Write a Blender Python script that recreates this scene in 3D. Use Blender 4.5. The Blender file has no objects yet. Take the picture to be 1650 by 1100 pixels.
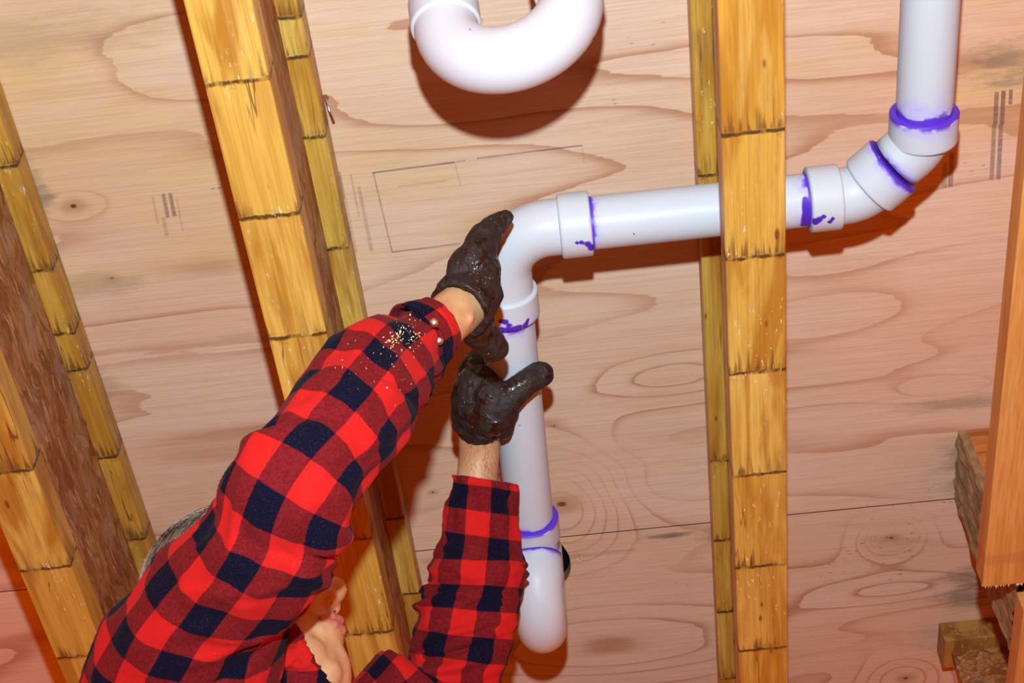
import bpy, bmesh, math, random
from mathutils import Vector, Matrix, noise
random.seed(7)
C = bpy.context.scene.collection
sc = bpy.context.scene
V = Vector
# ------------------------------------------------------------------ camera
F_PX = 2500.0
CAM = V((0, 0, 0.80))                       # camera stands low and looks steeply up
_x = V((0.9937, 0.1087, -0.0262)).normalized()
_y = V((-0.1028, 0.7966, -0.5956)); _y = (_y - _x * _y.dot(_x)).normalized()
_z = _x.cross(_y).normalized()              # view direction
camd = bpy.data.cameras.new('camera'); cam = bpy.data.objects.new('camera', camd); C.objects.link(cam)
camd.sensor_width = 36.0; camd.lens = 36.0 * F_PX / 1650.0; camd.clip_start = 0.02
cam.matrix_world = Matrix(((_x.x, -_y.x, -_z.x, CAM.x), (_x.y, -_y.y, -_z.y, CAM.y), (_x.z, -_y.z, -_z.z, CAM.z), (0, 0, 0, 1)))
sc.camera = cam
# ------------------------------------------------------------------ light
sc.view_settings.view_transform = 'Standard'; sc.view_settings.look = 'None'
sc.view_settings.gamma = 1.0; sc.view_settings.use_curve_mapping = False
sc.view_settings.exposure = 0.0
w = bpy.data.worlds.new('world'); sc.world = w; w.use_nodes = True
bg = w.node_tree.nodes['Background']; bg.inputs[0].default_value = (1.0, 0.15, 0.0, 1); bg.inputs[1].default_value = 1.0
fl = bpy.data.lights.new('camera_flash', 'SPOT'); flo = bpy.data.objects.new('camera_flash', fl); C.objects.link(flo)
fl.energy = 186.0; fl.color = (0.76, 0.93, 1.0); fl.shadow_soft_size = 0.016; fl.spot_size = math.radians(100); fl.spot_blend = 1.0
flo.location = CAM + (-_y) * 0.215 + _x * 0.0
flo.rotation_euler = (-(_z + (-_y) * 0.10)).to_track_quat('Z', 'Y').to_euler()
# ------------------------------------------------------------------ coordinates
def ray(px, py): return _x * (px - 825) + _y * (py - 550) + _z * F_PX
def W(px, py, h):
    r = ray(px, py); return CAM + r * (h / r.z)
def D(px, py, z): return CAM + ray(px, py) * (z / F_PX)
def pix(p):
    q = p - CAM; d = q.dot(_z); return (825 + q.dot(_x) / d * F_PX, 550 + q.dot(_y) / d * F_PX, d)
def cv(a, b, c): return _x * a + _y * b + _z * c      # a direction given along right / down / forward
H_FL, H_TF, H_CE = 1.3525, 1.605, 1.643               # heights above the camera
ZC = CAM.z + H_CE; ZF = CAM.z + H_FL; ZT = CAM.z + H_TF
# ------------------------------------------------------------------ node helpers
class NT:
    def __init__(s, name):
        s.m = bpy.data.materials.new(name); s.m.use_nodes = True; s.t = s.m.node_tree
        s.b = s.t.nodes['Principled BSDF']
    def n(s, t, **k):
        nd = s.t.nodes.new(t)
        for a, v in k.items(): setattr(nd, a, v)
        return nd
    def set(s, inp, v):
        if isinstance(v, bpy.types.NodeSocket): s.t.links.new(v, inp)
        else: inp.default_value = v
    def M(s, op, a, b=0.0, c=0.0, clamp=False):
        nd = s.n('ShaderNodeMath', operation=op, use_clamp=clamp)
        s.set(nd.inputs[0], a); s.set(nd.inputs[1], b); s.set(nd.inputs[2], c); return nd.outputs[0]
    def add(s, a, b): return s.M('ADD', a, b)
    def sub(s, a, b): return s.M('SUBTRACT', a, b)
    def mul(s, a, b): return s.M('MULTIPLY', a, b)
    def ss(s, v, lo, hi, o0=0.0, o1=1.0):
        nd = s.n('ShaderNodeMapRange', interpolation_type='SMOOTHSTEP')
        s.set(nd.inputs[0], v)
        for i, x in zip((1, 2, 3, 4), (lo, hi, o0, o1)): s.set(nd.inputs[i], x)
        return nd.outputs[0]
    def mix(s, f, a, b, mode='MIX'):
        nd = s.n('ShaderNodeMix', data_type='RGBA', blend_type=mode)
        s.set(nd.inputs[0], f)
        for i, x in ((6, a), (7, b)):
            s.set(nd.inputs[i], (x + (1,)) if isinstance(x, tuple) and len(x) == 3 else x)
        return nd.outputs[2]
    def pos(s): return s.n('ShaderNodeNewGeometry').outputs['Position']
    def xyz(s, v):
        nd = s.n('ShaderNodeSeparateXYZ'); s.set(nd.inputs[0], v); return nd.outputs
    def comb(s, x, y, z=0.0):
        nd = s.n('ShaderNodeCombineXYZ')
        for i, q in enumerate((x, y, z)): s.set(nd.inputs[i], q)
        return nd.outputs[0]
    def map(s, v, sc_=(1, 1, 1), rot=(0, 0, 0), loc=(0, 0, 0)):
        nd = s.n('ShaderNodeMapping'); s.set(nd.inputs[0], v)
        nd.inputs[1].default_value = loc; nd.inputs[2].default_value = rot; nd.inputs[3].default_value = sc_
        return nd.outputs[0]
    def noise(s, v, scale=5.0, detail=3.0, rough=0.5, dist=0.0, col=False):
        nd = s.n('ShaderNodeTexNoise'); s.set(nd.inputs['Vector'], v)
        nd.inputs['Scale'].default_value = scale; nd.inputs['Detail'].default_value = detail
        nd.inputs['Roughness'].default_value = rough; nd.inputs['Distortion'].default_value = dist
        return nd.outputs['Color' if col else 'Fac']
    def vor(s, v, scale=5.0, out='Color', feat='F1', rnd=1.0):
        nd = s.n('ShaderNodeTexVoronoi', feature=feat); s.set(nd.inputs['Vector'], v)
        nd.inputs['Scale'].default_value = scale; nd.inputs['Randomness'].default_value = rnd
        return nd.outputs[out]
    def attr(s, name, out='Fac'):
        return s.n('ShaderNodeAttribute', attribute_name=name).outputs[out]
    def bump(s, h, strength=0.3, dist=0.001):
        nd = s.n('ShaderNodeBump'); s.set(nd.inputs['Height'], h)
        nd.inputs['Strength'].default_value = strength; nd.inputs['Distance'].default_value = dist
        s.t.links.new(nd.outputs[0], s.b.inputs['Normal'])
    def out(s, col, rough=0.6, spec=None):
        s.set(s.b.inputs['Base Color'], (col + (1,)) if isinstance(col, tuple) and len(col) == 3 else col)
        s.set(s.b.inputs['Roughness'], rough)
        if spec is not None: s.b.inputs['Specular IOR Level'].default_value = spec
        return s.m
    def gauss(s, x, y, cx, cy, ax, ay):
        dx = s.mul(s.sub(x, cx), 1.0 / ax); dy = s.mul(s.sub(y, cy), 1.0 / ay)
        q = s.add(s.mul(dx, dx), s.mul(dy, dy))
        return s.M('POWER', 2.718, s.mul(q, -1.0))
# ------------------------------------------------------------------ materials
def mat_plywood():
    m = NT('fir_plywood'); p = m.pos(); X, Y, Z = m.xyz(p)
    wob = m.sub(m.noise(m.map(p, (3, 14, 1)), 1.0, 3, 0.55), 0.5)
    nz = m.noise(m.map(p, (0.75, 4.2, 1), (0, 0, .05), (3.1, 1.7, 0)), 1.0, 2.5, 0.45)
    f = m.mul(nz, 1.9)
    bumps = [(905, 812, .085, .11, 1.35), (1437, 866, .050, .040, .9), (1440, 866, .022, .018, .9), (1075, 608, .10, .035, .55), (1440, 950, .13, .03, .45),
             (1455, 1090, .07, .05, .8), (330, 100, .18, .06, .35), (1530, 625, .08, .02, .35), (120, 330, .05, .02, .3),
             (1320, 520, .2, .1, .35), (1000, 1040, .2, .07, .4)]
    for (a, b, sx, sy, amp) in bumps:
        q = W(a, b, H_CE); f = m.add(f, m.mul(m.gauss(X, Y, q.x, q.y, sx, sy), amp))
    f = m.add(f, m.mul(wob, 0.05)); f = m.add(f, m.mul(m.sub(m.noise(m.map(p, (14, 160, 1)), 1.0, 2, .6), .5), .022))
    saw = m.M('FRACT', m.mul(f, 5.0))
    line = m.mul(m.ss(saw, 0.35, 0.97), m.ss(saw, 0.97, 1.0, 1, 0))
    line = m.add(m.mul(m.M('POWER', line, 9.0), .85), m.mul(m.M('POWER', line, 2.2), .13))
    amt = m.ss(m.noise(m.map(p, (1.5, 7, 1), loc=(9, 2, 0)), 1.0, 2), 0.30, 0.62, 0.15, 1.0)
    big = m.noise(m.map(p, (1.3, 5.0, 1), loc=(4, 8, 0)), 1.3, 4, 0.6)
    col = m.mix(m.ss(big, .35, .68), (0.70, 0.50, 0.365), (0.66, 0.43, 0.285))
    yel = m.noise(m.map(p, (2.0, 6.5, 1), loc=(14, 3, 0)), 1.2, 5, 0.65)
    yl = m.gauss(X, Y, W(60, 150, H_CE).x, W(60, 150, H_CE).y, .30, .22)
    yl = m.add(yl, m.gauss(X, Y, W(1610, 200, H_CE).x, W(1610, 200, H_CE).y, .10, .13))
    yl = m.add(yl, m.mul(m.gauss(X, Y, W(330, 420, H_CE).x, W(330, 420, H_CE).y, .16, .14), .8))
    yl = m.add(yl, m.mul(m.gauss(X, Y, W(650, 330, H_CE).x, W(650, 330, H_CE).y, .12, .06), .6))
    col = m.mix(m.ss(m.add(yel, m.mul(yl, .22)), .55, .78, 0, .85), col, (0.68, 0.46, 0.21))
    fine = m.noise(m.map(p, (9, 420, 1)), 1.0, 3, 0.6)
    col = m.mix(m.ss(fine, .34, .62, .34, 0), col, (0.50, 0.28, 0.165))
    fine2 = m.noise(m.map(p, (28, 900, 1), loc=(1, 5, 0)), 1.0, 2, 0.6)
    col = m.mix(m.ss(fine2, .56, .72, 0, .30), col, (0.78, 0.60, 0.46))
    col = m.mix(m.mul(m.mul(line, amt), .78), col, (0.40, 0.165, 0.075))
    # dark pitch lines
    dk = m.noise(m.map(p, (4, 60, 1), loc=(7, 7, 0)), 1.0, 4, 0.7)
    # knots
    for (a, b, r, k) in [(905, 812, .020, .9), (1437, 866, .010, .9), (118, 332, .012, 1.0), (180, 448, .009, .6), (697, 793, .006, .9), (1460, 1092, .012, .9), (893, 686, .004, .9)]:
        q = W(a, b, H_CE)
        g = m.gauss(X, Y, m.add(m.mul(wob, .01), q.x), q.y, r * 1.7, r)
        col = m.mix(m.mul(m.ss(g, .1, .9), k * .55), col, (0.36, 0.17, 0.07))
        g2 = m.gauss(X, Y, m.add(m.mul(wob, .006), q.x), q.y, r * .42, r * .3)
        col = m.mix(m.mul(m.ss(g2, .3, .8), k * .9), col, (0.07, 0.02, 0.012))
    # weathering: grey mould blooms with their own outline
    sp = m.noise(m.map(p, (6, 22, 1)), 1.0, 6, 0.75)
    for (a, b, sx, sy, k) in [(1640, 95, .10, .035, .7), (1560, 745, .06, .055, .6), (1560, 945, .07, .06, .75), (1420, 880, .10, .05, .35), (65, 305, .02, .05, .7), (1160, 860, .06, .02, .4),
                              (150, 620, .05, .05, .35), (1560, 650, .14, .02, .5), (150, 460, .1, .02, .3), (700, 905, .03, .02, .3), (40, 60, .2, .04, .25), (1085, 862, .05, .007, .9), (930, 895, .10, .006, .35)]:
        q = W(a, b, H_CE); g = m.gauss(X, Y, q.x, q.y, sx, sy)
        col = m.mix(m.mul(m.ss(m.add(sp, m.mul(g, .35)), .62, .86), m.mul(m.ss(g, .05, .5), k)), col, (0.20, 0.155, 0.105))
    dots = m.vor(m.map(p, (60, 150, 1)), 1.0, 'Distance')
    area = m.noise(m.map(p, (5, 9, 1), loc=(2, 2, 0)), 1.0, 2)
    g = m.gauss(X, Y, W(1400, 890, H_CE).x, W(1400, 890, H_CE).y, .13, .10)
    dm = m.mul(m.ss(dots, .10, .22, 1, 0), m.ss(m.add(area, m.mul(g, .35)), .66, .80))
    col = m.mix(m.mul(dm, .75), col, (0.10, 0.06, 0.035))
    m.bump(m.add(m.mul(fine, .6), m.mul(saw, .2)), .25, .0006)
    return m.out(col, 0.62, .3)
def mat_flange(name, base, alt, dark=(0.055, 0.026, 0.008)):
    m = NT(name); p = m.pos(); tone = m.attr('tone'); jd = m.attr('jd')
    v = m.add(tone, 0.0)
    off = m.comb(m.mul(tone, 3.1), m.mul(tone, 7.7), m.mul(tone, 1.3))
    vv = m.n('ShaderNodeVectorMath', operation='ADD'); m.set(vv.inputs[0], p); m.set(vv.inputs[1], off); q = vv.outputs[0]
    g1 = m.noise(m.map(q, (60, 5, 60)), 1.0, 4, 0.6, .6)
    g2 = m.noise(m.map(q, (22, 2.6, 22)), 1.0, 3, 0.55, 1.4)
    fine = m.noise(m.map(q, (420, 9, 420)), 1.0, 2, .6)
    col = m.mix(m.ss(tone, 0, 1), base, alt)
    col = m.mix(m.ss(g2, .42, .62, 0, .9), col, tuple(c * k for c, k in zip(alt, (.72, .58, .42))))
    col = m.mix(m.ss(g1, .50, .72, 0, .45), col, tuple(min(1, c * k) for c, k in zip(base, (1.15, 1.2, 1.6))))
    col = m.mix(m.ss(fine, .35, .6, .32, 0), col, (0.30, 0.12, 0.018))
    wv = m.noise(m.map(p, (90, 90, 90)), 1.0, 3, .6)
    a = m.M('ABSOLUTE', m.add(jd, m.mul(m.sub(wv, .5), .007)))
    jl = m.mul(m.ss(a, .0010, .0034, 1, 0), m.ss(m.noise(m.map(p, (75, 20, 75)), 1.0, 3, .6), .36, .52, .35, 1))
    # burn streaks running up from each finger joint
    st = m.noise(m.map(p, (190, 14, 190), loc=(3, 1, 0)), 1.0, 2, .5)
    stl = m.noise(m.map(p, (30, 1.3, 30), loc=(5, 1, 0)), 1.0, 2, .5)
    band = m.mul(m.ss(jd, .0, .004), m.ss(jd, m.mul(st, .004), m.add(.006, m.mul(m.ss(st, .42, .72), .045)), 1, 0))
    sm = m.mul(m.mul(band, m.ss(st, .40, .58)), m.ss(stl, .34, .52))
    col = m.mix(m.mul(sm, .82), col, (0.10, 0.045, 0.012))
    sm2 = m.mul(m.ss(m.M('ABSOLUTE', jd), .002, .012, 1, 0), m.ss(m.noise(m.map(p, (60, 60, 60), loc=(5, 5, 5)), 1, 4, .7), .52, .68))
    col = m.mix(m.mul(sm2, .6), col, (0.16, 0.085, 0.025))
    cr = m.M('ABSOLUTE', m.sub(m.noise(m.map(q, (26, 1.6, 26), loc=(8, 8, 1)), 1, 3, .6), .5))
    cm = m.mul(m.ss(cr, .001, .006, 1, 0), m.ss(m.noise(m.map(q, (9, 3.5, 9), loc=(1, 8, 1)), 1, 2, .5), .52, .60))
    col = m.mix(m.mul(cm, .85), col, (0.14, 0.035, 0.012))
    col = m.mix(m.mul(jl, .93), col, dark)
    kn = m.vor(m.map(p, (30, 11, 30)), 1.0, 'Distance')
    col = m.mix(m.ss(kn, .05, .10, .8, 0), col, (0.12, 0.03, 0.01))
    pk = m.noise(m.map(p, (260, 70, 260), loc=(1, 9, 4)), 1.0, 3, .7)
    pa = m.noise(m.map(p, (18, 7, 18), loc=(2, 1, 4)), 1.0, 2, .5)
    col = m.mix(m.mul(m.ss(pk, .63, .69), m.ss(pa, .50, .62)), col, (0.72, 0.60, 0.42))
    gr = m.noise(m.map(p, (24, 8, 24), loc=(6, 3, 1)), 1.0, 5, .7)
    col = m.mix(m.ss(gr, .56, .72, 0, .42), col, (0.24, 0.15, 0.05))
    m.bump(m.add(fine, m.mul(jl, -2)), .35, .0008)
    return m.out(col, m.ss(g1, .3, .7, .34, .55), .45)
def mat_osb():
    m = NT('osb_strand_board'); p = m.pos(); X, Y, Z = m.xyz(p)
    q = m.comb(m.mul(X, 1.0), Y, m.mul(Z, 1.0))
    w1 = m.noise(m.map(q, (9, 9, 9)), 1, 3, .6, 0, True)
    vv = m.n('ShaderNodeVectorMath', operation='MULTIPLY_ADD'); m.set(vv.inputs[0], w1); vv.inputs[1].default_value = (.05, .05, .05); m.set(vv.inputs[2], q)
    a = m.map(vv.outputs[0], (40, 17, 75), (math.radians(14), 0, 0)); b = m.map(vv.outputs[0], (30, 26, 62), (math.radians(-24), 0, 0), (3, 3, 3))
    ca = m.xyz(m.vor(a, 1.0)); cb = m.xyz(m.vor(b, 1.0))
    sel = m.ss(ca[2], .45, .55)
    t = m.add(m.mul(ca[0], sel), m.mul(cb[0], m.sub(1.0, sel)))
    ra = m.n('ShaderNodeValToRGB'); m.set(ra.inputs[0], t); e = ra.color_ramp.elements
    e[0].position = 0; e[0].color = (.24, .075, .018, 1); e[1].position = 1; e[1].color = (.52, .28, .10, 1)
    for ps, c in ((.3, (.34, .12, .03, 1)), (.55, (.40, .17, .05, 1)), (.75, (.46, .20, .065, 1))):
        k = e.new(ps); k.color = c
    fib = m.noise(m.map(vv.outputs[0], (180, 28, 320), (math.radians(8), 0, 0)), 1, 3, .6)
    col = m.mix(m.ss(fib, .38, .62, .55, 0), ra.outputs[0], (.16, .045, .012))
    bl = m.noise(m.map(q, (12, 12, 12), loc=(3, 1, 1)), 1, 4, .6)
    col = m.mix(m.ss(bl, .48, .68, 0, .6), col, (.40, .26, .17))
    lt = m.noise(m.map(vv.outputs[0], (110, 16, 200), (math.radians(18), 0, 0), (5, 5, 1)), 1, 3, .6)
    col = m.mix(m.ss(lt, .60, .67, 0, .8), col, (.62, .38, .19))
    ed = m.vor(a, 1.0, 'Distance', 'DISTANCE_TO_EDGE')
    col = m.mix(m.ss(ed, .0, .07, .4, 0), col, (.10, .03, .01))
    m.bump(m.add(t, m.mul(fib, .7)), .7, .002)
    return m.out(col, .6, .3)
def mat_pine(name, base, dark, ax='y'):
    m = NT(name); p = m.pos()
    s1 = {'y': (55, 3, 55), 'x': (4, 40, 70)}[ax]
    g = m.noise(m.map(p, s1), 1, 3, .5, .8); fine = m.noise(m.map(p, tuple(q * 6 for q in s1)), 1, 2, .6)
    col = m.mix(m.ss(g, .38, .64), base, dark)
    col = m.mix(m.ss(fine, .35, .6, .35, 0), col, tuple(c * .6 for c in dark))
    X, Y, Z = m.xyz(p); q = W(1625, 900, 1.32)
    if ax == 'y': col = m.mix(m.ss(m.gauss(X, Y, q.x, q.y, .05, .012), .3, .9, 0, .5), col, (.42, .16, .05))
    m.bump(fine, .2, .0005)
    return m.out(col, .6, .3)
def mat_pvc(name='white_pvc'):
    m = NT(name); p = m.pos(); pr = m.attr('pr'); dr = m.attr('drip')
    n1 = m.noise(m.map(p, (38, 38, 38)), 1, 3, .55); n2 = m.noise(m.map(p, (90, 90, 90), loc=(3, 3, 3)), 1, 2, .5)
    base = (0.51, 0.555, 0.61)
    col = m.mix(m.ss(m.noise(m.map(p, (60, 60, 60)), 1, 4, .7), .66, .78, 0, .35), base, (.55, .52, .52))
    a = m.M('ABSOLUTE', pr)
    wash = m.ss(a, .004, m.add(.005, m.mul(m.ss(n1, .35, .65), .016)), 1, 0)
    col = m.mix(m.mul(wash, .55), col, (.42, .36, .86))
    core = m.ss(a, m.mul(n2, .003), m.add(.0022, m.mul(m.ss(n1, .42, .62), .007)), 1, 0)
    col = m.mix(core, col, (.10, .035, .52))
    col = m.mix(m.ss(dr, .35, .6), col, (.075, .02, .42))
    m.b.inputs['Subsurface Weight'].default_value = 0.0
    return m.out(col, .40, .22)
def mat_plaid():
    m = NT('buffalo_plaid_flannel'); uv = m.n('ShaderNodeUVMap').outputs[0]; U, Vv, _ = m.xyz(uv)
    p = m.pos()
    fz = m.sub(m.noise(m.map(p, (350, 350, 350)), 1, 2, .6), .5)
    P = .059
    def stripe(c):
        s = m.M('PINGPONG', m.add(c, m.mul(fz, .0016)), P / 2.0)
        return m.ss(s, P / 4 - .0006, P / 4 + .0006)
    a, b = stripe(U), stripe(Vv)
    tw = m.M('PINGPONG', m.mul(m.add(U, Vv), 900.0), 1.0)
    red = (0.46, 0.013, 0.012); mid = (0.125, 0.0065, 0.0085); navy = (0.0045, 0.0045, 0.016)
    midc = m.mix(m.ss(fz, -.15, .15, 0, .35), mid, (0.22, 0.018, 0.022))
    col = m.mix(m.M('MAXIMUM', a, b), red, midc)
    col = m.mix(m.mul(a, b), col, navy)
    fuzz = m.noise(m.map(p, (900, 900, 900)), 1, 3, .7)
    col = m.mix(m.ss(fuzz, .58, .75, 0, .10), col, (.8, .45, .45))
    m.b.inputs['Sheen Weight'].default_value = .02; m.b.inputs['Sheen Roughness'].default_value = .5
    m.bump(m.add(fuzz, m.mul(tw, .25)), .35, .0008)
    return m.out(col, 1.0, .03)
def simple(name, col, rough=.5, spec=.5, metal=0, bscale=0, bstr=.3, var=None):
    m = NT(name); m.b.inputs['Metallic'].default_value = metal
    c = col
    if bscale:
        n = m.noise(m.pos(), bscale, 4, .6); m.bump(n, bstr, .001)
        if var: c = m.mix(m.ss(n, .35, .65), col, var)
    return m.out(c, rough, spec)
def mat_skin():
    m = NT('skin'); p = m.pos()
    n = m.noise(p, 45, 3, .6); f = m.noise(p, 420, 3, .6)
    col = m.mix(m.ss(n, .35, .65), (.52, .31, .15), (.46, .225, .115))
    col = m.mix(m.ss(f, .62, .72, 0, .35), col, (.28, .12, .07))
    m.bump(m.add(f, n), .35, .0008); m.b.inputs['Subsurface Weight'].default_value = .12
    m.b.inputs['Subsurface Radius'].default_value = (.01, .004, .002); m.b.inputs['Subsurface Scale'].default_value = .5
    return m.out(col, .48, .4)
def mat_glove():
    m = NT('dark_brown_work_glove'); p = m.pos()
    n = m.noise(p, 120, 4, .65); b = m.noise(p, 42, 3, .5, 1.2)
    col = m.mix(m.ss(n, .35, .7), (.008, .004, .003), (.024, .011, .008))
    sp = m.vor(m.map(p, (230, 230, 230)), 1.0, 'Distance')
    ar = m.noise(p, 55, 2, .5)
    col = m.mix(m.mul(m.ss(sp, .10, .17, 1, 0), m.ss(ar, .56, .66)), col, (.62, .42, .20))
    m.bump(m.add(m.mul(b, 1.3), m.mul(n, .35)), .9, .004)
    return m.out(col, m.ss(b, .52, .62, .72, .22), .5)
def mat_ink():
    m = NT('faded_stamp_ink'); p = m.pos(); n = m.noise(m.map(p, (20, 260, 1)), 1, 3, .7); k = m.attr('ink')
    tr = m.n('ShaderNodeBsdfTransparent'); mx = m.n('ShaderNodeMixShader')
    m.out((.16, .12, .12), .8, .1)
    m.set(mx.inputs[0], m.mul(m.ss(n, .30, .72, .55, 1), k)); m.t.links.new(tr.outputs[0], mx.inputs[1]); m.t.links.new(m.b.outputs[0], mx.inputs[2])
    m.t.links.new(mx.outputs[0], m.t.nodes['Material Output'].inputs[0]); return m.m
def mat_hair():
    m = NT('greying_brown_hair'); r = m.attr('tone')
    ra = m.mix(m.ss(r, .2, .8), (.13, .075, .045), (.55, .44, .37))
    return m.out(ra, .45, .4)
PLY = mat_plywood(); OSB = mat_osb()
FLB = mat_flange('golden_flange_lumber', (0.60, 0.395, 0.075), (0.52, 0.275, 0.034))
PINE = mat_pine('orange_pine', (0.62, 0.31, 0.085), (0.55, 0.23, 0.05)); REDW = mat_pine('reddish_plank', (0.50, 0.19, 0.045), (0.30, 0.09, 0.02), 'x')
FLD = mat_flange('shaded_flange_lumber', (0.40, 0.20, 0.04), (0.26, 0.11, 0.02))  # darker copy of the flange lumber, the board's shadow on the header painted in
GREYW = simple('weathered_end_grain', (.20, .125, .06), .7, .4, 0, 60, .9, (.33, .20, .09))
PVC = mat_pvc(); PLAID = mat_plaid(); SKIN = mat_skin(); GLOVE = mat_glove(); INK = mat_ink(); HAIR = mat_hair()
METAL = simple('bright_metal', (.75, .75, .78), .22, .5, 1.0); DARKHOLE = simple('dark_void', (.006, .005, .005), .9, .1)
LINING = simple('blue_grey_lining', (.045, .055, .10), .9, .1, 0, 700, .4, (.07, .08, .13))
LIP = simple('lip_skin', (.50, .17, .13), .4, .5, 0, 300, .3, (.40, .13, .10)); EYE = simple('eye_white', (.8, .78, .75), .2)
SPL = simple('pale_splinter_wood', (.72, .50, .27), .6, .3, 0, 300, .4, (.55, .33, .14)); RUST = simple('rusty_metal', (.30, .11, .04), .55, .5, .5, 200, .5, (.45, .2, .08))
DENIM = simple('blue_denim', (.05, .08, .16), .9, .1, 0, 500, .4, (.09, .12, .2)); LEATHER = simple('brown_leather', (.10, .05, .025), .5, .4, 0, 80, .5, (.16, .08, .04))
CONC = simple('concrete', (.34, .31, .28), .85, .2, 0, 9, .3, (.27, .25, .22))
DUST = simple('sawdust', (.80, .62, .34), .8, .2)
# ------------------------------------------------------------------ mesh helpers
def link(name, me, mat, parent=None, smooth=True, loc=None):
    o = bpy.data.objects.new(name, me); C.objects.link(o)
    if mat is not None:
        for q in (mat if isinstance(mat, list) else [mat]): me.materials.append(q)
    if smooth: me.polygons.foreach_set('use_smooth', [True] * len(me.polygons))
    if parent is not None:
        o.parent = parent; me.transform(Matrix.Translation(-parent.location))   # parents are unrotated empties or meshes at the origin
    elif loc is not None:
        me.transform(Matrix.Translation(-V(loc))); o.location = loc
    return o
def thing(name, label, cat, loc, group=None):
    o = bpy.data.objects.new(name, None); C.objects.link(o); o.location = loc; o.empty_display_size = .05
    o['label'] = label; o['category'] = cat
    if group: o['group'] = group
    return o
def tag(o, label, cat, group=None, kind=None):
    o['label'] = label; o['category'] = cat
    if group: o['group'] = group
    if kind: o['kind'] = kind
    return o
def origin(o, p): o.data.transform(Matrix.Translation(-V(p))); o.location = p; return o
def mesh(name, vs, fs):
    me = bpy.data.meshes.new(name); me.from_pydata([tuple(v) for v in vs], [], fs); me.update(); return me
def box_vf(x0, x1, y0, y1, z0, z1, base=0):
    vs = [(x, y, z) for z in (z0, z1) for y in (y0, y1) for x in (x0, x1)]
    fs = [(0, 2, 3, 1), (4, 5, 7, 6), (0, 1, 5, 4), (2, 6, 7, 3), (0, 4, 6, 2), (1, 3, 7, 5)]
    return vs, [tuple(i + base for i in f) for f in fs]
def bevel_mesh(me, wd, seg=2):
    bm = bmesh.new(); bm.from_mesh(me); bmesh.ops.bevel(bm, geom=list(bm.edges), offset=wd, segments=seg, profile=.6, affect='EDGES', clamp_overlap=True); bm.to_mesh(me); bm.free(); return me
def board(name, mat, parent, x0, x1, y0, y1, z0, z1, bev=.0018):
    vs, fs = box_vf(x0, x1, y0, y1, z0, z1); me = bevel_mesh(mesh(name, vs, fs), bev); return link(name, me, mat, parent, False)
def fattr(me, name, vals, dom='POINT'):
    a = me.attributes.new(name, 'FLOAT', dom); a.data.foreach_set('value', vals)
def resample(ctrl, n):
    """Catmull-Rom through tuples of floats"""
    out = []; m = len(ctrl)
    for k in range(n):
        t = k / (n - 1) * (m - 1); i = min(int(t), m - 2); u = t - i
        P = [ctrl[max(0, min(m - 1, j))] for j in (i - 1, i, i + 1, i + 2)]
        out.append([.5 * (2 * b + (c - a) * u + (2 * a - 5 * b + 4 * c - d) * u * u + (3 * b - a - 3 * c + d) * u ** 3) for a, b, c, d in zip(*P)])
    return out
def fillet(pts, rad, seg=10):
    out = [pts[0]]
    for i in range(1, len(pts) - 1):
        a, b, c = pts[i - 1], pts[i], pts[i + 1]; r = rad[i - 1]
        u = (a - b).normalized(); v = (c - b).normalized(); ang = u.angle(v)
        if r <= 0 or ang > 3.1: out.append(b); continue
        d = r / math.tan(ang / 2); cen = b + (u + v).normalized() * (r / math.sin(ang / 2))
        s, e = b + u * d - cen, b + v * d - cen; tot = s.angle(e); ax = s.cross(e).normalized()
        for k in range(seg + 1): out.append(cen + Matrix.Rotation(tot * k / seg, 3, ax) @ s)
    out.append(pts[-1]); return out
def sweep(name, path, rad, mat, parent, n=48, caps=True, mouths=(), drips=(), wall=None):
    """tube along path; rad number or list; mouths: glued joint centres for the purple primer; drips: points on the surface"""
    if not isinstance(rad, (list, tuple)): rad = [rad] * len(path)
    vs, fs, N = [], [], len(path)
    t0 = (path[1] - path[0]).normalized(); ref = V((0, 0, 1)) if abs(t0.z) < .9 else V((1, 0, 0))
    nrm = (ref - t0 * ref.dot(t0)).normalized(); prs, axes = [], []
    for i, p in enumerate(path):
        t = (path[min(i + 1, N - 1)] - path[max(i - 1, 0)]).normalized()
        nrm = (nrm - t * nrm.dot(t)).normalized(); bn = t.cross(nrm)
        for k in range(n):
            a = 2 * math.pi * k / n; vs.append(p + (nrm * math.cos(a) + bn * math.sin(a)) * rad[i])
        d = min([((m_ - p).dot(t) / k_) if (m_ - p).length < .06 else 1.0 for m_, k_ in [(q if isinstance(q, tuple) else (q, 1.0)) for q in mouths]] + [1.0], key=abs); prs += [d] * n
    for i in range(N - 1):
        for k in range(n): fs.append((i * n + k, i * n + (k + 1) % n, (i + 1) * n + (k + 1) % n, (i + 1) * n + k))
    if caps: fs.append(tuple(range(n - 1, -1, -1))); fs.append(tuple((N - 1) * n + k for k in range(n)))
    me = mesh(name, vs, fs); fattr(me, 'pr', prs)
    fattr(me, 'drip', [max([0] + [max(0, 1 - (v - q).length / r) for q, r in drips]) for v in vs])
    o = link(name, me, mat, parent)
    me.polygons.foreach_set('use_smooth', [len(f.vertices) == 4 for f in me.polygons])
    return o
def ring_profile(a, b, r_in, r_out, ch=.0022):
    """path and radii of a hub collar from a to b with chamfered mouth edges"""
    t = (b - a).normalized(); L = (b - a).length
    s = [(0, r_in), (0.0001, r_out - ch), (ch * .5, r_out - ch * .3), (ch, r_out)] + [(ch + (L - 2 * ch) * j / 16, r_out) for j in range(1, 16)] + [ (L - ch, r_out), (L - ch * .5, r_out - ch * .4), (L - .0001, r_out - ch * 1.2), (L, r_in)]
    return [a + t * x for x, _ in s], [r for _, r in s]
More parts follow.
